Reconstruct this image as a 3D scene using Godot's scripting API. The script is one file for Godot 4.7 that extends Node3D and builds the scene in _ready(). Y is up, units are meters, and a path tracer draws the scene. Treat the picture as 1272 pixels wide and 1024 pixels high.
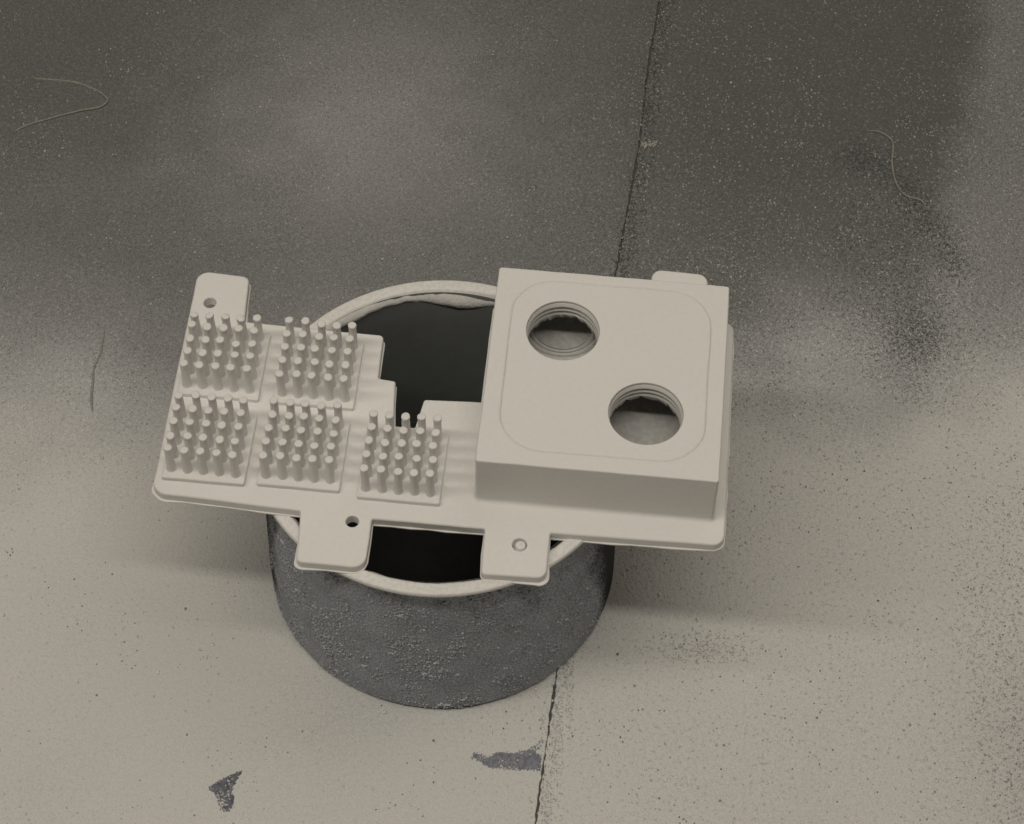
extends Node3D
# Lengths below are millimetres unless a name ends in _m; K turns them into metres.
const K := 0.001

var rng := RandomNumberGenerator.new()
var used_names := {}
var M := {}
var wander: FastNoiseLite


func _ready() -> void:
	rng.seed = 20240611
	wander = noise(FastNoiseLite.TYPE_SIMPLEX_SMOOTH, 0.13, 2, 71)
	build_camera()
	build_light()
	build_materials()
	build_ground()
	build_cap()
	build_panel_part()
	build_threads()
	build_grit()


# ---------------------------------------------------------------- camera and light
func build_camera() -> void:
	var cam := Camera3D.new()
	cam.name = "camera"
	cam.fov = 19.64
	cam.near = 0.02
	cam.far = 5.0
	var fwd := Vector3(0.0, -0.82443796, -0.56595233)
	var right := Vector3(0.99996035, 0.00503996, -0.00734184)
	var up := Vector3(-0.00890527, 0.56592989, -0.82440527)
	cam.transform = Transform3D(Basis(right, up, -fwd).orthonormalized(), Vector3(12.2745, 385.9708, 231.5302) * K)
	add_child(cam)
	cam.current = true


func build_light() -> void:
	var env := Environment.new()
	env.background_mode = Environment.BG_COLOR
	env.background_color = Color(0.80, 0.69, 0.56)          # the dim room all round, out of frame
	env.background_energy_multiplier = 0.045
	env.tonemap_mode = Environment.TONE_MAPPER_LINEAR
	env.tonemap_exposure = 1.22
	env.sdfgi_enabled = true
	env.ssao_enabled = true
	env.ssil_enabled = true
	var we := WorldEnvironment.new()
	we.name = "environment"
	we.environment = env
	add_child(we)
	# a long fluorescent tube fitting over the bench, and a second one farther along
	tube_light("tube_light", Vector3(-0.22, 0.95, 0.25), Vector2(1.4, 0.06), 0.43, 9.0)
	tube_light("tube_light_001", Vector3(-0.15, 1.15, 0.03), Vector2(1.2, 0.05), 0.06, 3.0)
	# added fill light standing in for bounce off the unseen ceiling
	tube_light("ceiling_fill", Vector3(0.75, 1.6, -0.5), Vector2(2.2, 1.8), 0.60, 0.0)


func tube_light(called: String, at: Vector3, size: Vector2, energy: float, turn: float) -> void:
	var l := AreaLight3D.new()
	l.name = called
	l.area_size = size
	l.area_normalize_energy = true
	l.light_energy = energy
	l.light_color = Color(1.0, 0.969, 0.908)
	l.area_range = 6.0
	l.shadow_enabled = true
	add_child(l)
	var aim := Vector3(0.0, 0.03, 0.0)
	l.look_at_from_position(at, aim, Vector3(sin(deg_to_rad(turn)), 0.0, -cos(deg_to_rad(turn))))


# ---------------------------------------------------------------- materials
func noise(kind: int, freq: float, octaves: int, sd: int) -> FastNoiseLite:
	var n := FastNoiseLite.new()
	n.noise_type = kind
	n.frequency = freq
	n.seed = sd
	n.fractal_type = FastNoiseLite.FRACTAL_FBM if octaves > 1 else FastNoiseLite.FRACTAL_NONE
	n.fractal_octaves = octaves
	return n


func tex_of(im: Image) -> ImageTexture:
	return ImageTexture.create_from_image(im)


func srgb8(v: float) -> int:
	return int(clampf(255.0 * (12.92 * v if v <= 0.0031308 else 1.055 * pow(v, 1.0 / 2.4) - 0.055), 0.0, 255.0))


func speckle_tex(size: int, a: Color, b: Color, freq: float, sd: int, fleck: float, broad := 0.2, sharp := 0.0) -> ImageTexture:
	# two linear colours mixed by seamless fine and coarse noise, with rare flecks of the lighter one
	var fine := noise(FastNoiseLite.TYPE_SIMPLEX_SMOOTH, freq, 3, sd).get_seamless_image(size, size).get_data()
	var slow := noise(FastNoiseLite.TYPE_SIMPLEX_SMOOTH, freq * 0.06, 2, sd + 5).get_seamless_image(size, size).get_data()
	var out := PackedByteArray()
	out.resize(size * size * 3)
	for i in size * size:
		var t := fine[i] / 255.0 * (1.0 - broad) + slow[i] / 255.0 * broad + (rng.randf() - 0.5) * 0.35
		t = smoothstep(0.2 + sharp, 0.8 - sharp, t)
		if rng.randf() < fleck:
			t = 1.0 + rng.randf() * 0.8
		out[i * 3] = srgb8(lerpf(a.r, b.r, t))
		out[i * 3 + 1] = srgb8(lerpf(a.g, b.g, t))
		out[i * 3 + 2] = srgb8(lerpf(a.b, b.b, t))
	return tex_of(Image.create_from_data(size, size, false, Image.FORMAT_RGB8, out))


func height_tex(size: int, freq: float, octaves: int, sd: int, kind: int = FastNoiseLite.TYPE_SIMPLEX_SMOOTH) -> ImageTexture:
	return tex_of(noise(kind, freq, octaves, sd).get_seamless_image(size, size))


func mat(tex: Texture2D, rough: float, tile_mm: float, height: Texture2D = null, height_cm: float = 0.0) -> StandardMaterial3D:
	var m := StandardMaterial3D.new()
	m.albedo_texture = tex
	m.roughness = rough
	m.metallic_specular = 0.4
	m.uv1_triplanar = true
	m.uv1_scale = Vector3.ONE / (tile_mm * K)
	if height:
		m.heightmap_enabled = true
		m.heightmap_texture = height
		m.heightmap_scale = height_cm
	return m


func build_materials() -> void:
	var peel := height_tex(512, 0.09, 3, 7)
	M.primer = mat(speckle_tex(512, Color(0.755, 0.75, 0.74), Color(0.785, 0.78, 0.768), 0.06, 3, 0.0), 0.72, 36.0, peel, 0.0008)
	M.rim = mat(speckle_tex(512, Color(0.68, 0.675, 0.66), Color(0.80, 0.795, 0.78), 0.05, 13, 0.0), 0.65, 30.0, peel, 0.009)
	M.black = mat(speckle_tex(256, Color(0.20, 0.213, 0.215), Color(0.225, 0.24, 0.242), 0.05, 33, 0.002), 0.42, 50.0)  # cap inside: black plastic lightened, a cool grey sheen put into its colour
	M.edge = mat(speckle_tex(128, Color(0.03, 0.03, 0.03), Color(0.045, 0.045, 0.045), 0.05, 38, 0.0), 0.5, 50.0)
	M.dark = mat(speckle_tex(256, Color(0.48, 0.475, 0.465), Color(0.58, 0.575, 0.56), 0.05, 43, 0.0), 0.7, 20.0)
	M.thread = mat(speckle_tex(128, Color(0.22, 0.215, 0.19), Color(0.34, 0.33, 0.30), 0.05, 53, 0.0), 0.8, 5.0)
	M.crease = mat(speckle_tex(128, Color(0.20, 0.20, 0.19), Color(0.34, 0.335, 0.32), 0.05, 63, 0.0), 0.8, 5.0)
	var g := StandardMaterial3D.new()
	g.vertex_color_use_as_albedo = true
	g.roughness = 0.85
	M.grit = g
	var u := StandardMaterial3D.new()
	u.albedo_color = Color(0.33, 0.33, 0.32)
	u.roughness = 0.95
	M.underlay = u


# ---------------------------------------------------------------- naming helpers
func numbered(called: String) -> String:
	if not used_names.has(called):
		used_names[called] = 0
		return called
	used_names[called] += 1
	return "%s_%03d" % [called, used_names[called]]


func tag(o: Node3D, label: String, category: String, group := "", kind := "") -> void:
	if label:
		o.set_meta("label", label)
	if category:
		o.set_meta("category", category)
	if group:
		o.set_meta("group", group)
	if kind:
		o.set_meta("kind", kind)


func base(called: String) -> Node3D:
	var o := Node3D.new()
	o.name = numbered(called)
	add_child(o)
	return o


func put(called: String, mesh: Mesh, m: Material, parent: Node) -> MeshInstance3D:
	var o := MeshInstance3D.new()
	o.mesh = mesh
	o.material_override = m
	o.name = numbered(called) if parent == self else called
	o.cast_shadow = GeometryInstance3D.SHADOW_CASTING_SETTING_ON
	parent.add_child(o, true)
	return o


# ---------------------------------------------------------------- outlines and slabs
func fillet(corners: Array) -> Array:
	# corners: [x, z, radius] in order round the shape -> [points, outward normals]
	var area := 0.0
	var n := corners.size()
	for i in n:
		var a = corners[i]
		var b = corners[(i + 1) % n]
		area += a[0] * b[1] - b[0] * a[1]
	var side := 1.0 if area > 0.0 else -1.0
	var pts := PackedVector2Array()
	var nrm := PackedVector2Array()
	for i in n:
		var a := Vector2(corners[(i + n - 1) % n][0], corners[(i + n - 1) % n][1])
		var b := Vector2(corners[i][0], corners[i][1])
		var c := Vector2(corners[(i + 1) % n][0], corners[(i + 1) % n][1])
		var d1 := (b - a).normalized()
		var d2 := (c - b).normalized()
		var n1 := Vector2(d1.y, -d1.x) * side
		var n2 := Vector2(d2.y, -d2.x) * side
		var turn := n1.angle_to(n2)
		var convex := turn * side > 0.0
		var r: float = corners[i][2]
		var reach := minf(r * absf(tan(turn / 2.0)), 0.48 * minf(a.distance_to(b), b.distance_to(c)))
		r = reach / maxf(absf(tan(turn / 2.0)), 1e-6)
		var start := b - d1 * reach
		var centre := start - n1 * r if convex else start + n1 * r
		var steps := maxi(3, int(r * 5.0))
		for k in steps + 1:
			var nn := n1.rotated(turn * k / steps)
			pts.append(centre + nn * r if convex else centre - nn * r)
			nrm.append(nn)
	# long edges get points in between, and the whole outline wanders a little as hand-made ones do
	var p2 := PackedVector2Array()
	var n2 := PackedVector2Array()
	for i in pts.size():
		var a := pts[i]
		var b := pts[(i + 1) % pts.size()]
		var parts := maxi(1, int(a.distance_to(b) / 3.0))
		for k in parts:
			var p := a.lerp(b, float(k) / parts)
			var nn := nrm[i] if k == 0 else (nrm[i] + nrm[(i + 1) % pts.size()]).normalized()
			p2.append(p + nn * 0.09 * wander.get_noise_2d(p.x, p.y))
			n2.append(nn)
	return [p2, n2]


func ring_outline(cx: float, cz: float, r: float, steps: int) -> Array:
	# a hole's outline: normals point to its centre, out of the solid
	var pts := PackedVector2Array()
	var nrm := PackedVector2Array()
	for k in steps:
		var a := TAU * k / steps
		var d := Vector2(cos(a), sin(a))
		pts.append(Vector2(cx, cz) + d * r)
		nrm.append(-d)
	return [pts, nrm]


func as_hole(outline: Array) -> Array:
	var nrm := PackedVector2Array()
	for v in outline[1]:
		nrm.append(-v)
	return [outline[0], nrm]


func inset(outline: Array, d: float) -> PackedVector2Array:
	var out := PackedVector2Array()
	for i in outline[0].size():
		out.append(outline[0][i] - outline[1][i] * d)
	return out


func tri(st: SurfaceTool, a: Vector3, b: Vector3, c: Vector3, na: Vector3, nb: Vector3, nc: Vector3) -> void:
	# front faces clockwise as seen from the side that the normals point to
	if (b - a).cross(c - a).dot(na + nb + nc) > 0.0:
		var t := b
		b = c
		c = t
		t = nb
		nb = nc
		nc = t
	st.set_normal(na)
	st.add_vertex(a * K)
	st.set_normal(nb)
	st.add_vertex(b * K)
	st.set_normal(nc)
	st.add_vertex(c * K)


func quad(st: SurfaceTool, a: Vector3, b: Vector3, c: Vector3, d: Vector3, na: Vector3, nb: Vector3, nc: Vector3, nd: Vector3) -> void:
	tri(st, a, b, c, na, nb, nc)
	tri(st, a, c, d, na, nc, nd)


func skirt(st: SurfaceTool, outline: Array, levels: Array) -> void:
	# levels: [inset, height, tilt] from low to high; tilt 0 looks sideways, 1 up, -1 down
	var p: PackedVector2Array = outline[0]
	var nn: PackedVector2Array = outline[1]
	var n := p.size()
	for l in levels.size() - 1:
		var lo = levels[l]
		var hi = levels[l + 1]
		var al: float = lo[2] * PI / 2.0
		var ah: float = hi[2] * PI / 2.0
		for i in n:
			var j := (i + 1) % n
			var q0: Vector2 = p[i] - nn[i] * lo[0]
			var q1: Vector2 = p[j] - nn[j] * lo[0]
			var q2: Vector2 = p[j] - nn[j] * hi[0]
			var q3: Vector2 = p[i] - nn[i] * hi[0]
			quad(st, Vector3(q0.x, lo[1], q0.y), Vector3(q1.x, lo[1], q1.y), Vector3(q2.x, hi[1], q2.y), Vector3(q3.x, hi[1], q3.y),
				Vector3(nn[i].x * cos(al), sin(al), nn[i].y * cos(al)), Vector3(nn[j].x * cos(al), sin(al), nn[j].y * cos(al)),
				Vector3(nn[j].x * cos(ah), sin(ah), nn[j].y * cos(ah)), Vector3(nn[i].x * cos(ah), sin(ah), nn[i].y * cos(ah)))


func fill(st: SurfaceTool, outer: PackedVector2Array, holes: Array, y: float, up: float) -> void:
	# cut into strips through the middles of the holes, so that every piece is a plain polygon
	var cuts := [-1000.0]
	for h in holes:
		var m := Vector2.ZERO
		for v in h:
			m += v
		cuts.append(m.x / h.size())
	cuts.sort()
	cuts.append(1000.0)
	for k in cuts.size() - 1:
		if cuts[k + 1] - cuts[k] < 0.01:
			continue
		var strip := PackedVector2Array([Vector2(cuts[k], -900), Vector2(cuts[k + 1], -900), Vector2(cuts[k + 1], 900), Vector2(cuts[k], 900)])
		var pieces: Array = Geometry2D.intersect_polygons(outer, strip)
		for h in holes:
			var next := []
			for piece in pieces:
				next.append_array(Geometry2D.clip_polygons(piece, h))
			pieces = next
		for piece in pieces:
			var ids := Geometry2D.triangulate_polygon(piece)
			for t in range(0, ids.size(), 3):
				var a: Vector2 = piece[ids[t]]
				var b: Vector2 = piece[ids[t + 1]]
				var c: Vector2 = piece[ids[t + 2]]
				var nn := Vector3(0, up, 0)
				tri(st, Vector3(a.x, y, a.y), Vector3(b.x, y, b.y), Vector3(c.x, y, c.y), nn, nn, nn)


func bevel_levels(y0: float, y1: float, b: float) -> Array:
	return [[0.0, y0, 0.0], [0.0, y1 - b, 0.0], [b * 0.134, y1 - b * 0.5, 0.333], [b * 0.5, y1 - b * 0.134, 0.667], [b, y1, 1.0]]


func slab(st: SurfaceTool, outline: Array, y0: float, y1: float, b: float, holes: Array = [], bottom := true) -> void:
	skirt(st, outline, bevel_levels(y0, y1, b))
	var tops := []
	var lows := []
	for h in holes:
		var hb := minf(b, 0.25)
		skirt(st, h, bevel_levels(y0, y1, hb))
		tops.append(inset(h, hb))
		lows.append(h[0])
	fill(st, inset(outline, b), tops, y1, 1.0)
	if bottom:
		fill(st, outline[0], lows, y0, -1.0)


func new_st() -> SurfaceTool:
	var st := SurfaceTool.new()
	st.begin(Mesh.PRIMITIVE_TRIANGLES)
	return st


func lathe(st: SurfaceTool, profile: Array, steps: int, centre := Vector3.ZERO, shaped: Array = []) -> void:
	# profile: [radius, height]; normals come from the profile, which runs with the outside on its left
	var n := profile.size()
	# shaped: the profile for every step, where it is not the same all round
	var rows := []
	var nrms := []
	for k in steps + 1:
		var row := []
		for i in n:
			row.append(shaped[k % steps][i] if shaped else Vector2(profile[i][0], profile[i][1]))
		var nr := []
		for i in n:
			var before: Vector2 = row[maxi(i - 1, 0)]
			var after: Vector2 = row[mini(i + 1, n - 1)]
			var d := (after - before).normalized()
			nr.append(Vector2(d.y, -d.x))
		rows.append(row)
		nrms.append(nr)
	for k in steps:
		var a0 := TAU * k / steps
		var a1 := TAU * ((k + 1) % steps) / steps
		for i in n - 1:
			quad(st, polar(rows[k][i], a0) + centre, polar(rows[k + 1][i], a1) + centre, polar(rows[k + 1][i + 1], a1) + centre, polar(rows[k][i + 1], a0) + centre,
				polar(nrms[k][i], a0), polar(nrms[k + 1][i], a1), polar(nrms[k + 1][i + 1], a1), polar(nrms[k][i + 1], a0))


func polar(v: Vector2, a: float) -> Vector3:
	return Vector3(v.x * cos(a), v.y, v.x * sin(a))


# ---------------------------------------------------------------- the sprayed boards
const TX0 := -126.0
const TZ0 := -162.0
const TW := 276.0
const TH := 236.0
const PX := 2048
const PZ := 1752
var seam_pts := [[50.9, -190.0], [44.52, -145.4], [41.31, -124.8], [38.9, -102.8], [33.3, -68.06], [20.65, 25.84], [18.87, 39.67], [17.02, 54.39], [14.6, 74.0]]
var n_slow: FastNoiseLite
var n_mid: FastNoiseLite


func seam_x(z: float) -> float:
	var n := seam_pts.size()
	for i in n - 1:
		if z <= seam_pts[i + 1][1] or i == n - 2:
			var a = seam_pts[i]
			var b = seam_pts[i + 1]
			return lerpf(a[0], b[0], (z - a[1]) / (b[1] - a[1]))
	return 0.0


func cover(x: float, z: float) -> float:
	# how much pale overspray lies on the dark board there, less vignette darkening in the near corners
	var w := n_slow.get_noise_2d(x, z)
	var v := n_mid.get_noise_2d(x, z)
	var e := z + 13.0 * w + 3.0 * v
	var reach := lerpf(-91.0, -90.0, smoothstep(-60.0, 40.0, x))
	var wide := lerpf(86.0, 66.0, smoothstep(-70.0, 60.0, x))
	var c := 0.085 + 0.055 * smoothstep(-125.0, -85.0, z + 10.0 * w) * (1.0 - smoothstep(20.0, 60.0, x)) + 0.82 * pow(smoothstep(reach, reach + wide, e), 2.0)
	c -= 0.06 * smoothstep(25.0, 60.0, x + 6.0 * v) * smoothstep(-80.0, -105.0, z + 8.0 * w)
	c -= 0.05 * smoothstep(-52.0, -75.0, x + 8.0 * w) * smoothstep(30.0, 50.0, z)  # near left corner: lens vignette painted in as thinner cover
	c += 0.24 * exp(-pow((x + 19.0 + 8.0 * v) / 30.0, 2.0) - pow((z + 110.0) / 34.0, 2.0))
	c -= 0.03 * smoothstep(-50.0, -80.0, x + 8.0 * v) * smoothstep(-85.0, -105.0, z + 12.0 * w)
	# the strip sprayed along the right-hand edge
	var edge := x - (116.5 - (z + 146.0) * 0.22) + 3.0 * v
	c += 0.19 * smoothstep(-5.0, 6.0, edge) * smoothstep(-20.0, -70.0, z)
	# thin grey mist over the pale part in front of the cap
	c -= 0.13 * exp(-pow((x + 14.0) / 22.0, 2.0) - pow((z - 33.0 - 5.0 * w) / 9.0, 2.0))
	c -= 0.22 * smoothstep(80.0, 118.0, x + 8.0 * w) * smoothstep(0.0, 45.0, z)  # near right corner: gritty mist, with lens vignette painted in
	return c


func in_smudge(p: Vector2, poly: PackedVector2Array) -> bool:
	return Geometry2D.is_point_in_polygon(p, poly)


func build_ground() -> void:
	n_slow = noise(FastNoiseLite.TYPE_SIMPLEX_SMOOTH, 0.016, 2, 101)
	n_mid = noise(FastNoiseLite.TYPE_SIMPLEX_SMOOTH, 0.07, 2, 102)
	var fine := noise(FastNoiseLite.TYPE_SIMPLEX_SMOOTH, 0.30, 2, 103).get_image(PX, PZ).get_data()
	var blot := noise(FastNoiseLite.TYPE_SIMPLEX_SMOOTH, 0.115, 2, 104).get_image(PX, PZ).get_data()
	var patch := noise(FastNoiseLite.TYPE_SIMPLEX_SMOOTH, 0.012, 3, 105).get_image(PX, PZ).get_data()
	var smudge_a := PackedVector2Array([Vector2(-40.96, 48.0), Vector2(-39.85, 46.96), Vector2(-38.0, 45.9), Vector2(-35.2, 44.5), Vector2(-36.28, 46.9), Vector2(-36.6, 49.0), Vector2(-36.2, 51.1), Vector2(-37.04, 52.6), Vector2(-38.5, 52.1), Vector2(-39.1, 50.1), Vector2(-40.2, 48.5)])
	var smudge_b := PackedVector2Array([Vector2(5.38, 41.5), Vector2(6.3, 40.55), Vector2(8.5, 41.5), Vector2(10.65, 40.4), Vector2(13.06, 40.64), Vector2(15.47, 40.09), Vector2(17.9, 37.9), Vector2(18.4, 38.4), Vector2(17.15, 40.6), Vector2(18.3, 41.1), Vector2(17.8, 44.0), Vector2(13.1, 43.9), Vector2(8.77, 43.6), Vector2(7.3, 42.55)])
	var lut := PackedByteArray()
	lut.resize(1025)
	for i in 1025:
		lut[i] = srgb8(i / 1024.0)
	# coverage on a 2 mm grid, read in between
	var gw := int(TW / 2.0) + 2
	var gh := int(TH / 2.0) + 2
	var grid := PackedFloat32Array()
	grid.resize(gw * gh)
	var rough := PackedFloat32Array()
	rough.resize(gw * gh)
	for j in gh:
		for i in gw:
			var x := TX0 + i * 2.0
			var z := TZ0 + j * 2.0
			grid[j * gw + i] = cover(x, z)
			# how gritty the spray is: more on the right of the seam
			var g := 0.35 + 0.65 * smoothstep(-10.0, 26.0, x - seam_x(z) + 20.0) + 0.35 * n_slow.get_noise_2d(x * 1.7 + 90.0, z * 1.7)
			g += 0.35 * smoothstep(-55.0, -75.0, x) * smoothstep(-60.0, -40.0, z) * smoothstep(10.0, -10.0, z)
			g += 0.5 * smoothstep(60.0, 115.0, x) * smoothstep(-60.0, -20.0, z)
			rough[j * gw + i] = clampf(g * 0.75 + 0.40, 0.5, 1.4)
	# where the paint film is broken: along the seam, by the right-hand thread and in a rough patch right of the box
	var crack := PackedFloat32Array()
	crack.resize(gw * gh)
	var line := [Vector2(84.0, -101.0), Vector2(90.0, -98.5), Vector2(93.5, -93.0), Vector2(96.5, -86.5), Vector2(101.0, -78.0), Vector2(102.0, -72.0)]
	for j in gh:
		for i in gw:
			var p := Vector2(TX0 + i * 2.0, TZ0 + j * 2.0)
			var near := 100.0
			for l in line.size() - 1:
				near = minf(near, p.distance_to(Geometry2D.get_closest_point_to_segment(p, line[l], line[l + 1])))
			var v := 0.47 * exp(-pow(near / 3.0, 2.0))
			v += 0.44 * exp(-pow((p.x - 92.0 + 4.0 * n_mid.get_noise_2d(p.x, p.y)) / 6.0, 2.0) - pow((p.y + 52.0) / 9.0, 2.0))
			v += 0.24 * exp(-pow((p.x - 90.0) / 10.0, 2.0) - pow((p.y + 68.0) / 18.0, 2.0))
			v += (0.5 if p.y < -62.0 else 0.38) * exp(-pow((p.x - seam_x(p.y) - 0.4) / 1.5, 2.0))
			v += 0.42 * exp(-pow((p.x - 47.0) / 7.0, 2.0) - pow((p.y - 18.0) / 2.5, 2.0))
			v += 0.15 * smoothstep(88.0, 116.0, p.x + 7.0 * n_slow.get_noise_2d(p.x, p.y)) * smoothstep(-30.0, 5.0, p.y)
			crack[j * gw + i] = v if v > 0.03 else 0.0
	var out := PackedByteArray()
	out.resize(PX * PZ * 3)
	var hgt := PackedByteArray()
	hgt.resize(PX * PZ)
	var k := 0
	for j in PZ:
		var z := TZ0 + (j + 0.5) * TH / PZ
		var fj := (z - TZ0) / 2.0
		var j0 := int(fj)
		fj -= j0
		for i in PX:
			var fi := (i + 0.5) * TW / PX / 2.0
			var i0 := int(fi)
			fi -= i0
			var o := j0 * gw + i0
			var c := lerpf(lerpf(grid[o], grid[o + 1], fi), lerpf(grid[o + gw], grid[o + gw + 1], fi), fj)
			var r := rough[o]
			var f := fine[k] / 255.0 - 0.5
			var b := blot[k] / 255.0 - 0.5
			var q := patch[k] / 255.0 - 0.5
			var e := randf_fast()
			var mixed := 1.0 - absf(2.0 * c - 1.0) * 0.52
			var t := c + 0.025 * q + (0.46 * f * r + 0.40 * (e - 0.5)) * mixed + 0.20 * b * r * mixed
			var pit := 0.0
			# dark pits where the spray missed, pale flecks where dry spray landed
			var bare := 1.0
			if crack[o] > 0.0 and e + 0.8 * f + 0.9 * b < crack[o] - 0.1:
				t *= 0.6
				bare = 0.55 if c < 0.4 else 0.85
				pit = 0.5
			if c > 0.3 and b < -0.325 - 0.06 * (1.0 - r) and f < 0.05:
				pit = 0.24 * r
				t -= pit
			elif c < 0.6 and b > 0.27 and f > 0.02:
				t += 0.20 * r
			t = clampf(t, 0.0, 1.0)
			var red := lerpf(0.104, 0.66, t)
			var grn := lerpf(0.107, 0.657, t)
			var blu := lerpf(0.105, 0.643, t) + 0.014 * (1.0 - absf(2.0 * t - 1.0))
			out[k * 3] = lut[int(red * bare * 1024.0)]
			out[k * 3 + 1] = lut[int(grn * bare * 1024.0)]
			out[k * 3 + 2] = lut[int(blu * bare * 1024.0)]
			hgt[k] = int(clampf(128.0 + (f * 150.0 + b * 130.0) * r - pit * 120.0, 0.0, 255.0))
			k += 1
	# two scuffs of blue grey paint, streaky and worn through in places
	for s in [[smudge_a, 0.15, 7.0], [smudge_b, 0.22, 2.2]]:
		var box := Rect2(s[0][0], Vector2.ZERO)
		for v in s[0]:
			box = box.expand(v)
		box = box.grow(1.0)
		for j in range(int((box.position.y - TZ0) / TH * PZ), int((box.end.y - TZ0) / TH * PZ)):
			for i in range(int((box.position.x - TX0) / TW * PX), int((box.end.x - TX0) / TW * PX)):
				var kk := j * PX + i
				var x := TX0 + (i + 0.5) * TW / PX + (blot[kk] / 255.0 - 0.5) * 0.9
				var z := TZ0 + (j + 0.5) * TH / PZ + (fine[kk] / 255.0 - 0.5) * 0.9
				if in_smudge(Vector2(x, z), s[0]) and fine[kk] / 255.0 - 0.5 + n_mid.get_noise_2d(x * s[2], z * 3.0) * 0.5 < 0.26:
					var d: float = s[1] + (blot[kk] / 255.0 - 0.5) * 0.16
					d = maxf(d, 0.03)
					out[kk * 3] = srgb8(d * 0.96)
					out[kk * 3 + 1] = srgb8(d)
					out[kk * 3 + 2] = srgb8(d * 1.18)
	var board := StandardMaterial3D.new()
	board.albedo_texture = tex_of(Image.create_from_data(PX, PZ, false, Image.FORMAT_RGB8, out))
	board.roughness = 0.8
	board.metallic_specular = 0.35
	board.heightmap_enabled = true
	board.heightmap_texture = tex_of(Image.create_from_data(PX, PZ, false, Image.FORMAT_L8, hgt))
	board.heightmap_scale = 0.026
	var ground := base("ground")
	tag(ground, "two butted boards misted with grey and pale spray paint", "", "", "structure")
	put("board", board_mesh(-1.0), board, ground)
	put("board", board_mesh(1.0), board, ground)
	var st := new_st()
	slab(st, fillet([[-420, -460, 1], [420, -460, 1], [420, 420, 1], [-420, 420, 1]]), -16.0, -0.45, 0.3)
	put("underlay", st.commit(), M.underlay, ground)


var fast_state := 88172645
func randf_fast() -> float:
	fast_state = (fast_state * 1103515245 + 12345) & 0x7fffffff
	return float(fast_state >> 8) / 8388608.0


func board_uv(x: float, z: float) -> Vector2:
	return Vector2(pingpong((x - TX0) / TW, 1.0), pingpong((z - TZ0) / TH, 1.0))


func board_mesh(side: float) -> ArrayMesh:
	# one board up to its chipped edge along the seam
	var st := new_st()
	var jag := noise(FastNoiseLite.TYPE_SIMPLEX_SMOOTH, 0.42, 3, 111 if side < 0.0 else 112)
	var slow := noise(FastNoiseLite.TYPE_SIMPLEX_SMOOTH, 0.06, 2, 113)
	var zs := [-450.0, TZ0 - TH * 0.5, TZ0]
	var z := TZ0 + 0.4
	while z < TZ0 + TH:
		zs.append(z)
		z += 0.4
	zs.append_array([TZ0 + TH, TZ0 + TH * 1.5, 410.0])
	var rows := []
	for zz in zs:
		var gap: float = clampf(0.10 + 0.20 * slow.get_noise_2d(3.0, zz) + (0.05 if zz < -62.0 else 0.0), 0.0, 0.42)
		var e: float = seam_x(zz) + side * (gap + (0.34 if side > 0.0 else 0.2) * jag.get_noise_2d(zz, 9.0 * side))
		if side > 0.0:
			e = maxf(e, seam_x(zz) - 0.02)
		else:
			e = minf(e, seam_x(zz) + 0.02)
		var far_tex := TX0 if side < 0.0 else TX0 + TW
		rows.append([Vector3(e, -0.5, zz), Vector3(e, -0.22, zz), Vector3(e + side * 0.07, -0.06, zz), Vector3(e + side * 0.22, 0.0, zz), Vector3(e + side * 6.0, 0.0, zz), Vector3(far_tex, 0.0, zz), Vector3(side * 415.0, 0.0, zz)])
	var up := Vector3.UP
	var out := Vector3(-side, 0, 0)
	var nn := [out, out, Vector3(-side * 0.7, 0.7, 0), up, up, up, up]
	for r in rows.size() - 1:
		for c in 6:
			var p := [rows[r][c], rows[r + 1][c], rows[r + 1][c + 1], rows[r][c + 1]]
			var q := [nn[c], nn[c], nn[c + 1], nn[c + 1]]
			var order := [0, 1, 2, 0, 2, 3]
			if (p[1] - p[0]).cross(p[2] - p[0]).dot(q[0] + q[2]) > 0.0:
				order = [0, 2, 1, 0, 3, 2]
			for i in order:
				st.set_normal(q[i])
				st.set_uv(board_uv(p[i].x, p[i].z))
				st.add_vertex(p[i] * K)
	st.generate_tangents()
	return st.commit()


# ---------------------------------------------------------------- the cap
const RIM_Y := 42.95


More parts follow.
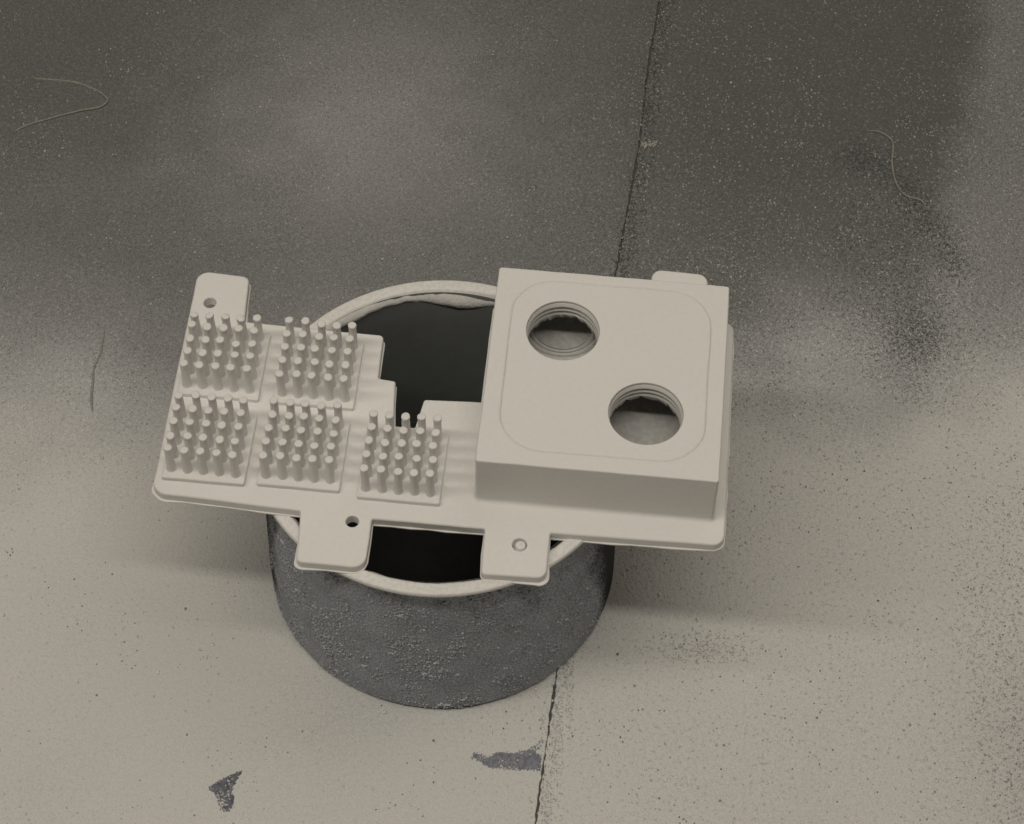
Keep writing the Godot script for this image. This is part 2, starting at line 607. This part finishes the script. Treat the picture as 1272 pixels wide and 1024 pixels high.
func build_cap() -> void:
	var cap := base("spray_can_cap")
	tag(cap, "upturned black plastic cap sprayed speckled grey outside, with a white paint-crusted rim", "plastic cap")
	var st := new_st()
	lathe(st, [[0.0, 0.05], [31.4, 0.05], [31.85, 0.2], [31.95, 0.55]], 160, Vector3(-0.5, 0, 0))
	put("base_edge", st.commit(), M.edge, cap)
	st = new_st()
	put("outer_wall", cap_wall([[31.9, 0.55], [32.1, 0.7], [32.2, 1.0], [32.2, 6.0], [31.75, 20.0], [31.25, 36.0], [31.05, 41.0], [31.05, 42.3]], 180), cap_paint(), cap)
	st = new_st()
	lathe(st, [[30.4, 42.6], [30.0, 41.0], [29.6, 34.0], [29.4, 12.0], [29.2, 4.0], [29.1, 3.0]], 120, Vector3(-0.4, 0, 0))
	put("inner_wall", st.commit(), M.black, cap)
	st = new_st()
	lathe(st, [[29.1, 3.0], [28.6, 2.5], [27.5, 2.1], [2.2, 2.1], [1.9, 2.1], [0.0, 2.1]], 120, Vector3(-0.4, 0, 0))
	put("inner_floor", st.commit(), M.edge, cap)
	# the crust of white paint over the rim, ragged on the inside, with one fat run at the back
	var ragged := noise(FastNoiseLite.TYPE_SIMPLEX_SMOOTH, 1.1, 4, 201)
	var lump := noise(FastNoiseLite.TYPE_SIMPLEX_SMOOTH, 2.2, 3, 202)
	var crust := [[30.8, 41.7], [32.7, 41.75], [33.08, 42.2], [33.0, 42.75], [32.7, 43.0], [31.2, 43.03], [30.8, 42.85], [30.72, 42.62], [30.55, 42.5], [30.15, 41.9], [29.95, 41.35], [30.2, 40.9]]
	var shaped := []
	for k in 220:
		var a := TAU * k / 220.0
		var s := Vector2(cos(a), sin(a)) * 3.0
		var rag := ragged.get_noise_2d(s.x * 1.6, s.y * 1.6)
		var run := exp(-pow((a - 4.79) / 0.165, 2.0)) + 0.35 * exp(-pow((a - 4.15) / 0.12, 2.0))
		var row := []
		for i in crust.size():
			var r: float = crust[i][0]
			var y: float = crust[i][1]
			var l := lump.get_noise_2d(s.x * 2.0 + i * 0.37, s.y * 2.0)
			if i >= 8:
				var share := (i - 7) / 4.0
				y -= share * (0.7 * rag + 2.3 * run) + (0.25 * l if i == 11 else 0.0)
				r -= run * 0.75 * sin(share * PI * 0.8) + 0.10 * l
			elif i <= 1:
				y += 0.25 * rag + 0.2 * l
			else:
				y += 0.05 * l
			row.append(Vector2(r, y))
		shaped.append(row)
	st = new_st()
	lathe(st, crust, 220, Vector3.ZERO, shaped)
	put("rim", st.commit(), M.rim, cap)
	# dry spray that landed on the wall as grains
	var mm := grain_mesh()
	var ts := []
	var cs := []
	var clump := noise(FastNoiseLite.TYPE_SIMPLEX_SMOOTH, 0.11, 2, 203)
	while ts.size() < 5600:
		var a := deg_to_rad(rng.randf_range(24.0, 165.0))
		var y := rng.randf_range(1.0, 41.5)
		var d := clump.get_noise_3d(cos(a) * 33.0, y, sin(a) * 33.0)
		if rng.randf() > 0.30 + 1.5 * d:
			continue
		var r := 32.22 - 0.0333 * maxf(y - 6.0, 0.0)
		var s := rng.randf_range(0.09, 0.27)
		var t := rng.randf_range(0.26, 0.48)
		var many := 1
		if rng.randf() < 0.022:
			# a crumb of several grains
			many = rng.randi_range(3, 8)
			t = rng.randf_range(0.42, 0.66)
		for g in many:
			var aa := a + (rng.randfn() * 0.0085 if many > 1 else 0.0)
			var yy := clampf(y + (rng.randfn() * 0.22 if many > 1 else 0.0), 0.8, 41.8)
			ts.append(grain_at(Vector3(r * cos(aa) - 0.5, yy, r * sin(aa)), s))
			cs.append(Color(t * 0.96, t, t * 1.07))
	scatter("paint_grit", mm, ts, cs, cap)


func cap_wall(prof: Array, steps: int) -> ArrayMesh:
	var st := new_st()
	for k in steps:
		for i in prof.size() - 1:
			var q := [[k, i], [k + 1, i + 1], [k, i + 1], [k, i], [k + 1, i], [k + 1, i + 1]]
			for c in q:
				var a: float = TAU * c[0] / steps
				var p: Vector3 = polar(Vector2(prof[c[1]][0], prof[c[1]][1]), a) + Vector3(-0.5, 0, 0)
				st.set_normal(Vector3(cos(a), 0.0, sin(a)))
				st.set_uv(Vector2(float(c[0]) / steps, 1.0 - prof[c[1]][1] / 43.0))
				st.add_vertex(p * K)
	st.generate_tangents()
	return st.commit()


func cap_paint() -> StandardMaterial3D:
	# grey spray on the near side of the black cap, dry and gritty, thinning out in grains to either side; side shade painted in at right
	const W := 2048
	const Hh := 424
	var coarse := noise(FastNoiseLite.TYPE_SIMPLEX_SMOOTH, 0.15, 2, 211).get_seamless_image(W, Hh).get_data()
	var fine := noise(FastNoiseLite.TYPE_SIMPLEX_SMOOTH, 0.30, 2, 212).get_seamless_image(W, Hh).get_data()
	var slow := noise(FastNoiseLite.TYPE_SIMPLEX_SMOOTH, 0.012, 2, 213).get_seamless_image(W, Hh).get_data()
	var out := PackedByteArray()
	out.resize(W * Hh * 3)
	var hgt := PackedByteArray()
	hgt.resize(W * Hh)
	for j in Hh:
		var y := 43.0 * (1.0 - (j + 0.5) / Hh)
		for i in W:
			var k := j * W + i
			var deg := 360.0 * (i + 0.5) / W
			var c := coarse[k] / 255.0 - 0.5
			var f := fine[k] / 255.0 - 0.5
			var q := slow[k] / 255.0 - 0.5
			var e := randf_fast() - 0.5
			var on := smoothstep(-5.0, 5.0, deg - 23.0 - 0.17 * y + 12.0 * c + 6.0 * q) * smoothstep(-5.0, 5.0, 160.0 - deg + 12.0 * c + 6.0 * q)
			var t := clampf(0.45 + 0.75 * c + 0.7 * f + 0.45 * e + 0.25 * q, 0.0, 1.0)
			var v := lerpf(0.032 + 0.02 * e, lerpf(0.19, 0.56, t), on)
			if c > 0.25 and f > 0.05:
				v += 0.06 * on
			out[k * 3] = srgb8(v * 0.935)
			out[k * 3 + 1] = srgb8(v)
			out[k * 3 + 2] = srgb8(v * 1.12)
			hgt[k] = int(clampf(128.0 + (c * 170.0 + f * 110.0) * (0.3 + 0.7 * on), 0.0, 255.0))
	var m := StandardMaterial3D.new()
	m.albedo_texture = tex_of(Image.create_from_data(W, Hh, false, Image.FORMAT_RGB8, out))
	m.roughness = 0.85
	m.metallic_specular = 0.35
	m.heightmap_enabled = true
	m.heightmap_texture = tex_of(Image.create_from_data(W, Hh, false, Image.FORMAT_L8, hgt))
	m.heightmap_scale = 0.016
	return m


func grain_mesh() -> ArrayMesh:
	# a small uneven lump
	var st := new_st()
	var r := RandomNumberGenerator.new()
	r.seed = 5
	var pts := []
	for j in 3:
		for i in 6:
			var a := TAU * i / 6.0 + 0.4 * j
			var e := -0.6 + 0.6 * j
			var q := r.randf_range(0.75, 1.2)
			pts.append(Vector3(cos(a) * cos(e), sin(e), sin(a) * cos(e)) * q)
	var top := Vector3(0.1, 0.95, -0.05)
	var low := Vector3(0, -0.9, 0)
	var f := []
	for i in 6:
		var k := (i + 1) % 6
		f.append([pts[12 + i], pts[12 + k], top])
		f.append([pts[i], pts[k], low])
		for j in 2:
			f.append([pts[j * 6 + i], pts[j * 6 + k], pts[j * 6 + 6 + k]])
			f.append([pts[j * 6 + i], pts[j * 6 + 6 + k], pts[j * 6 + 6 + i]])
	for t in f:
		var c: Vector3 = (t[0] + t[1] + t[2]) / 3.0
		tri(st, t[0], t[1], t[2], (t[0] + c).normalized(), (t[1] + c).normalized(), (t[2] + c).normalized())
	var m := st.commit()
	m.surface_set_material(0, M.grit)
	return m


func grain_at(p: Vector3, s: float) -> Transform3D:
	var b := Basis.from_euler(Vector3(rng.randf() * TAU, rng.randf() * TAU, rng.randf() * TAU)).scaled(Vector3(s, s * rng.randf_range(0.5, 0.9), s * rng.randf_range(0.7, 1.5)))
	return Transform3D(b, p * K)


func scatter(called: String, mesh: Mesh, ts: Array, cs: Array, parent: Node) -> MultiMeshInstance3D:
	var m := MultiMesh.new()
	m.transform_format = MultiMesh.TRANSFORM_3D
	m.use_colors = true
	m.mesh = mesh
	m.instance_count = ts.size()
	for i in ts.size():
		m.set_instance_transform(i, ts[i])
		m.set_instance_color(i, cs[i])
	var o := MultiMeshInstance3D.new()
	o.multimesh = m
	o.name = numbered(called) if parent == self else called
	o.set_meta("kind", "stuff")
	parent.add_child(o, true)
	return o


# ---------------------------------------------------------------- the white primed part
func build_panel_part() -> void:
	var part := base("plastic_panel")
	part.transform = Transform3D(Basis.from_euler(Vector3(-0.0014, -0.0873, -0.0108)), Vector3(0, 42.9509 + 1.8, 0) * K)
	tag(part, "white primed plastic panel with two-holed square box and five pin blocks, lying across the cap", "plastic panel")
	# plate
	var outline := fillet([
		[-47.45, -29.0, 2.3], [-38.0, -28.35, 1.3], [-37.3, -18.4, 0.3], [-12.3, -17.95, 0.8], [-12.0, -8.6, 0.3], [-8.95, -8.3, 0.4], [-8.1, 1.1, 0.3], [-4.4, 1.1, 0.3],
		[-3.55, -5.0, 0.6], [8.2, -5.6, 0.3], [8.2, -27.4, 0.6], [34.3, -27.5, 0.3], [34.35, -38.0, 1.9], [44.6, -37.8, 1.9], [44.6, -27.5, 0.3], [49.75, -27.4, 2.0], [50.0, 19.4, 2.1],
		[20.75, 20.0, 0.3], [20.75, 28.85, 1.7], [9.9, 29.2, 0.8], [9.65, 20.3, 0.3], [-9.4, 20.35, 0.3], [-9.4, 30.05, 2.4], [-20.9, 29.95, 1.0], [-21.65, 20.0, 0.3], [-47.3, 19.0, 2.6]])
	var holes := []
	for h in [[-44.1, -21.85, 1.12], [-12.66, 21.2, 1.1], [15.8, 22.83, 1.25], [39.4, -32.0, 1.1]]:
		holes.append(ring_outline(h[0], h[1], h[2], 24))
	var st := new_st()
	slab(st, outline, -1.85, 0.0, 0.4, holes)
	put("plate", st.commit(), M.primer, part)
	# ragged paint flash along the bottom edge
	var flash := [PackedVector2Array(), outline[1]]
	var rag := noise(FastNoiseLite.TYPE_SIMPLEX_SMOOTH, 0.35, 3, 301)
	for i in outline[0].size():
		var p: Vector2 = outline[0][i]
		flash[0].append(p + outline[1][i] * (0.22 + 0.22 * rag.get_noise_2d(p.x, p.y) + 0.4 * exp(-p.distance_squared_to(Vector2(20.4, 28.4)) / 5.0) + 0.3 * exp(-p.distance_squared_to(Vector2(-21.0, 28.8)) / 6.0) + 0.3 * exp(-p.distance_squared_to(Vector2(-46.5, 18.2)) / 4.0)))
	st = new_st()
	slab(st, flash, -2.05, -1.8, 0.08, holes)
	put("bottom_lip", st.commit(), M.primer, part)
	# the filled hole of the near right lug
	st = new_st()
	lathe(st, [[1.25, -1.6], [1.25, -1.2], [0.92, -1.2], [0.86, -0.4], [0.7, -0.15], [0.4, -0.3], [0.2, -0.05], [0.0, -0.02]], 20, Vector3(15.95, 0, 22.75))
	put("hole_plug", st.commit(), M.primer, part)
	# five blocks of pins
	var pins := [pin_mesh(7.35, 0.0, 1), pin_mesh(7.25, 0.12, 2), pin_mesh(7.4, -0.1, 3), pin_mesh(6.95, 0.35, 4)]
	for b in [[-39.35, -8.6], [-22.65, -8.55], [-39.0, 8.9], [-22.8, 8.5], [-5.6, 9.35]]:
		st = new_st()
		slab(st, fillet([[b[0] - 6.95, b[1] - 7.0, 0.35], [b[0] + 7.25, b[1] - 7.0, 0.35], [b[0] + 7.25, b[1] + 7.5, 0.35], [b[0] - 6.95, b[1] + 7.5, 0.35]]), -0.05, 0.95, 0.28)
		var pad := put("pin_block", st.commit(), M.primer, part)
		for r in 5:
			for c in 5:
				var short: bool = r == 0 and c < 4 and b[0] < -39.2
				var pin := put("pin", pins[3] if short else pins[rng.randi() % 3], M.primer, pad)
				pin.position = Vector3(b[0] + (c - 2) * 2.76 + rng.randf_range(-0.07, 0.07), 0.9, b[1] + (r - 2) * 2.78 + rng.randf_range(-0.07, 0.07)) * K
				pin.rotation = Vector3(rng.randfn() * 0.012, rng.randf() * TAU, rng.randfn() * 0.014)
	build_box(part)


func pin_mesh(top: float, slant: float, sd: int) -> ArrayMesh:
	# top is measured from the plate; a short taper, a foot fillet and a rounded tip
	var st := new_st()
	var n := noise(FastNoiseLite.TYPE_SIMPLEX_SMOOTH, 0.9, 2, 400 + sd)
	var h := top - 0.9
	var prof := [[0.95, -0.05], [0.86, 0.12], [0.78, 0.45], [0.74, 2.2], [0.71, 4.4], [0.68, h - 0.9], [0.77, h - 0.50], [0.76, h - 0.14], [0.65, h - 0.03], [0.35, h + 0.02], [0.0, h + 0.03]]
	var shaped := []
	for k in 12:
		var a := TAU * k / 12.0
		var row := []
		for i in prof.size():
			var r: float = prof[i][0]
			var y: float = prof[i][1]
			var w := n.get_noise_3d(cos(a) * 2.0, y, sin(a) * 2.0)
			row.append(Vector2(r * (1.0 + 0.10 * w), y + (slant * cos(a) * r if i > 5 else 0.0)))
		shaped.append(row)
	lathe(st, prof, 12, Vector3.ZERO, shaped)
	return st.commit()


func build_box(part: Node3D) -> void:
	const X0 := 7.45
	const X1 := 47.85
	const Z0 := -26.0
	const Z1 := 14.9
	const H := 12.26
	var box := fillet([[X0, Z0, 0.5], [X1, Z0, 0.5], [X1, Z1, 0.5], [X0, Z1, 0.5]])
	var face := fillet([[10.6, -23.85, 7.2], [45.05, -24.0, 7.4], [45.05, 11.55, 7.6], [10.6, 11.8, 7.6]])
	var gap := [PackedVector2Array(), as_hole(face)[1]]
	for i in face[0].size():
		gap[0].append(face[0][i] + face[1][i] * 0.03)
	var st := new_st()
	skirt(st, box, [[-1.0, 0.01, 1.0], [-0.55, 0.08, 0.8], [-0.25, 0.25, 0.5], [-0.07, 0.6, 0.2], [0.0, 1.1, 0.0], [0.0, H - 0.3, 0.0], [0.04, H - 0.15, 0.333], [0.15, H - 0.04, 0.667], [0.3, H, 1.0]])
	var gap_levels := [[0.0, H - 0.45, 0.0], [0.0, H - 0.26, 0.3], [0.14, H - 0.10, 0.6], [0.42, H, 1.0]]
	skirt(st, gap, gap_levels)
	fill(st, inset(box, 0.3), [inset(gap, 0.42)], H, 1.0)
	var shell := put("box", st.commit(), M.primer, part)
	# the rounded square set into the top, with its two holes
	var centres := [Vector3(19.68, 0, -13.38), Vector3(34.96, 0, 2.42)]
	var holes := []
	for c in centres:
		holes.append(ring_outline(c.x, c.z, 6.28, 64))
	st = new_st()
	skirt(st, face, [[0.0, H - 0.45, 0.0], [0.0, H - 0.25, 0.3], [0.14, H - 0.09, 0.6], [0.42, H + 0.01, 1.0]])
	var tops := []
	var lows := []
	for h in holes:
		skirt(st, h, [[0.0, H - 0.6, 0.0], [0.0, H - 0.2, 0.0], [0.08, H - 0.05, 0.5], [0.2, H + 0.01, 1.0]])
		tops.append(inset(h, 0.2))
		lows.append(h[0])
	fill(st, inset(face, 0.42), tops, H + 0.01, 1.0)
	put("top_panel", st.commit(), M.primer, shell)
	# ribbed sleeves down the holes, with torn lower edges
	for c in centres.size():
		var tear := noise(FastNoiseLite.TYPE_SIMPLEX_SMOOTH, 1.4, 4, 320 + c)
		st = new_st()
		var y := H - 0.6
		var prof := [[6.9, y - 3.6], [6.9, y - 0.02], [6.28, y]]
		for k in 3:
			prof.append([6.30, y - 0.25 - k * 1.05])
			prof.append([6.02, y - 0.55 - k * 1.05])
			prof.append([6.00, y - 0.95 - k * 1.05])
		prof = prof.slice(0, 11)
		prof.append([5.95, y - 3.5])
		prof.append([6.9, y - 3.6])
		var shaped := []
		for k in 72:
			var a := TAU * k / 72.0
			var row := []
			for i in prof.size():
				var rag := 1.0 * tear.get_noise_2d(cos(a) * 3.0, sin(a) * 3.0) + 0.5 * tear.get_noise_2d(cos(a) * 9.0, sin(a) * 9.0)
				row.append(Vector2(prof[i][0], prof[i][1] + (rag if i == 0 or i >= 11 else 0.0)))
			shaped.append(row)
		lathe(st, prof, 72, centres[c], shaped)
		put("hole_sleeve", st.commit(), M.primer, shell)
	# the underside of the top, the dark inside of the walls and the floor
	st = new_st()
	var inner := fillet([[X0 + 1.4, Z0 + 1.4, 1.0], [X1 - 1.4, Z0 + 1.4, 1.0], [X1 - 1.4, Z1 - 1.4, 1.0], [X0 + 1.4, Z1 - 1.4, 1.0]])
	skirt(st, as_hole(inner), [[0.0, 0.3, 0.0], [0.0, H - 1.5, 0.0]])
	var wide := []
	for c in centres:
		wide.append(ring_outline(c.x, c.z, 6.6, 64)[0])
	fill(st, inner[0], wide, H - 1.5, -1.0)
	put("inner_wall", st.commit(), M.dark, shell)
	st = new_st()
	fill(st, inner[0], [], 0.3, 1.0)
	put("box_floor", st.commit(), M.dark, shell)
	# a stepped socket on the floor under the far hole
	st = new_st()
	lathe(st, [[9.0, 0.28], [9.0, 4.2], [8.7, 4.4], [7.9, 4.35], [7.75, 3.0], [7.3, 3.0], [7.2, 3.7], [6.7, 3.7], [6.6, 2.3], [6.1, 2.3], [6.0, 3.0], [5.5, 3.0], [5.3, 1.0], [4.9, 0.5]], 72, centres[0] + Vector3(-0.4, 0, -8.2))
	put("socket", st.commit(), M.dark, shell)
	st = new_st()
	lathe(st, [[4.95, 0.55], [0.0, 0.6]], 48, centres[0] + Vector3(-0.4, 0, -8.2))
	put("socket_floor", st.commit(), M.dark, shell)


# ---------------------------------------------------------------- threads stuck in the paint, and a crease
func tube(points: Array, r: float, sd: int) -> ArrayMesh:
	var curve := Curve3D.new()
	for i in points.size():
		var p: Vector3 = points[i]
		var a: Vector3 = points[maxi(i - 1, 0)]
		var b: Vector3 = points[mini(i + 1, points.size() - 1)]
		curve.add_point(p, (a - b) / 6.0, (b - a) / 6.0)
	curve.bake_interval = 0.35
	var pts := curve.get_baked_points()
	var n := noise(FastNoiseLite.TYPE_SIMPLEX_SMOOTH, 0.5, 2, sd)
	var st := new_st()
	var rings := []
	for i in pts.size():
		var d := (pts[mini(i + 1, pts.size() - 1)] - pts[maxi(i - 1, 0)]).normalized()
		var s := d.cross(Vector3.UP).normalized()
		var u := s.cross(d)
		var end := minf(minf(i, pts.size() - 1 - i) / 5.0, 1.0)
		var rr := r * (0.25 + 0.75 * end) * (1.0 + 0.45 * n.get_noise_1d(i * 1.5))
		var ring := []
		for k in 8:
			var a := TAU * k / 8.0
			ring.append([pts[i] + (s * cos(a) + u * sin(a)) * rr, s * cos(a) + u * sin(a)])
		rings.append(ring)
	for i in rings.size() - 1:
		for k in 8:
			var a = rings[i][k]
			var b = rings[i][(k + 1) % 8]
			var c = rings[i + 1][(k + 1) % 8]
			var d = rings[i + 1][k]
			quad(st, a[0], b[0], c[0], d[0], a[1], b[1], c[1], d[1])
	return st.commit()


func build_threads() -> void:
	var far_left := [Vector3(-94.7, 0.1, -104.6), Vector3(-92.1, 0.15, -106.6), Vector3(-86.6, 0.18, -108.9), Vector3(-81.1, 0.2, -110.9), Vector3(-77.2, 0.22, -111.9), Vector3(-75.6, 0.2, -113.8), Vector3(-76.7, 0.12, -115.6), Vector3(-79.2, 0.0, -117.5), Vector3(-83.8, -0.06, -119.4), Vector3(-92.6, -0.1, -120.3)]
	var t := put("thread", tube(far_left, 0.23, 501), M.thread, self)
	tag(t, "hooked pale thread stuck flat on the dark board, far left corner", "thread")
	var right_side := [Vector3(87.9, 0.05, -107.2), Vector3(90.2, 0.15, -107.0), Vector3(92.4, 0.2, -105.3), Vector3(93.05, 0.2, -103.1), Vector3(92.4, 0.1, -98.2), Vector3(92.8, 0.1, -93.0), Vector3(94.45, 0.2, -89.4), Vector3(97.7, 0.15, -88.0), Vector3(98.6, 0.05, -85.8)]
	t = put("thread", tube(right_side, 0.22, 502), M.thread, self)
	tag(t, "S-shaped grey thread on the speckled dark board beyond the box", "thread")
	var near_left := [Vector3(-69.9, 0.0, -53.0), Vector3(-70.05, 0.02, -47.0), Vector3(-70.96, 0.06, -43.1), Vector3(-70.8, 0.08, -39.2), Vector3(-70.7, 0.08, -35.9), Vector3(-70.1, 0.0, -32.4)]  # a crease in the paint, modelled as a half-sunk tube
	t = put("thread", tube(near_left, 0.22, 503), M.crease, self)
	tag(t, "short straight crease in the paint, shaped as a half-sunk tube, beside the pin blocks", "thread")


# ---------------------------------------------------------------- loose grains of dry spray
func build_grit() -> void:
	var mesh := grain_mesh()
	var ts := []
	var cs := []
	var clump := noise(FastNoiseLite.TYPE_SIMPLEX_SMOOTH, 0.045, 3, 601)
	var tries := 0
	while ts.size() < 13000 and tries < 600000:
		tries += 1
		var x := rng.randf_range(-120.0, 145.0)
		var z := rng.randf_range(-158.0, 70.0)
		var side := smoothstep(-25.0, 45.0, x - seam_x(z) + 25.0)
		var d := 0.02 + 0.5 * side + 1.3 * clump.get_noise_2d(x, z)
		d *= 0.35 + 0.65 * smoothstep(-150.0, -95.0, z)
		d *= 1.0 - 0.55 * smoothstep(-30.0, 10.0, z)
		# the rough patch to the right of the box
		d += 1.2 * exp(-pow((x - 93.0) / 9.0, 2.0) - pow((z + 56.0) / 15.0, 2.0))
		# crumbs along the seam
		d += 0.8 * exp(-pow((x - seam_x(z) - 0.7) / 0.9, 2.0))
		if x * x + z * z < 1060.0 or rng.randf() > d:
			continue
		var s := rng.randf_range(0.07, 0.22)
		if rng.randf() < 0.04:
			s *= rng.randf_range(1.2, 1.6)
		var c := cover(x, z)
		var v := 0.0
		if rng.randf() < 0.14 * c + 0.08:
			v = rng.randf_range(0.12, 0.34)
			s = minf(s, 0.15)
		else:
			v = clampf(lerpf(0.20, 0.62, c) + rng.randf_range(0.0, 0.26), 0.1, 0.72)
		ts.append(grain_at(Vector3(x, s * 0.3, z), s))
		cs.append(Color(v, v * 0.99, v * 0.95))
	# coarser crumbs, mostly on the right-hand board
	var lumps := 0
	while lumps < 1500:
		var x := rng.randf_range(-115.0, 140.0)
		var z := rng.randf_range(-150.0, 66.0)
		var side := smoothstep(-20.0, 60.0, x - seam_x(z) + 10.0)
		var d := 0.05 + 0.5 * side + 0.9 * clump.get_noise_2d(x + 300.0, z)
		d *= 0.25 + 0.75 * smoothstep(-140.0, -85.0, z)
		d += 0.8 * exp(-pow((x - 92.0) / 12.0, 2.0) - pow((z + 66.0) / 26.0, 2.0))
		d += 0.5 * exp(-pow((x + 88.0) / 16.0, 2.0) - pow((z + 25.0) / 22.0, 2.0))
		if x * x + z * z < 1120.0 or rng.randf() > d:
			continue
		var s := rng.randf_range(0.16, 0.34)
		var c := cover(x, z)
		var v := lerpf(0.20, 0.62, c) + rng.randf_range(-0.03, 0.12)
		if rng.randf() < 0.14 * c:
			v = rng.randf_range(0.16, 0.34)
			s *= 0.75
		ts.append(grain_at(Vector3(x, s * 0.1, z), s))
		cs.append(Color(v, v * 0.99, v * 0.96))
		lumps += 1
	# a flake of dry paint in the seam
	for i in 60:
		var s := rng.randf_range(0.10, 0.32)
		ts.append(grain_at(Vector3(41.2 + rng.randfn() * 1.0, rng.randf() * 0.3, -102.9 + rng.randfn() * 0.45 - 0.25 * 0.0), s))
		var v := rng.randf_range(0.25, 0.5)
		cs.append(Color(v, v * 0.98, v * 0.92))
	var o := scatter("grit", mesh, ts, cs, self)
	tag(o, "fine grains of dry spray paint strewn over the boards", "paint grit", "", "stuff")
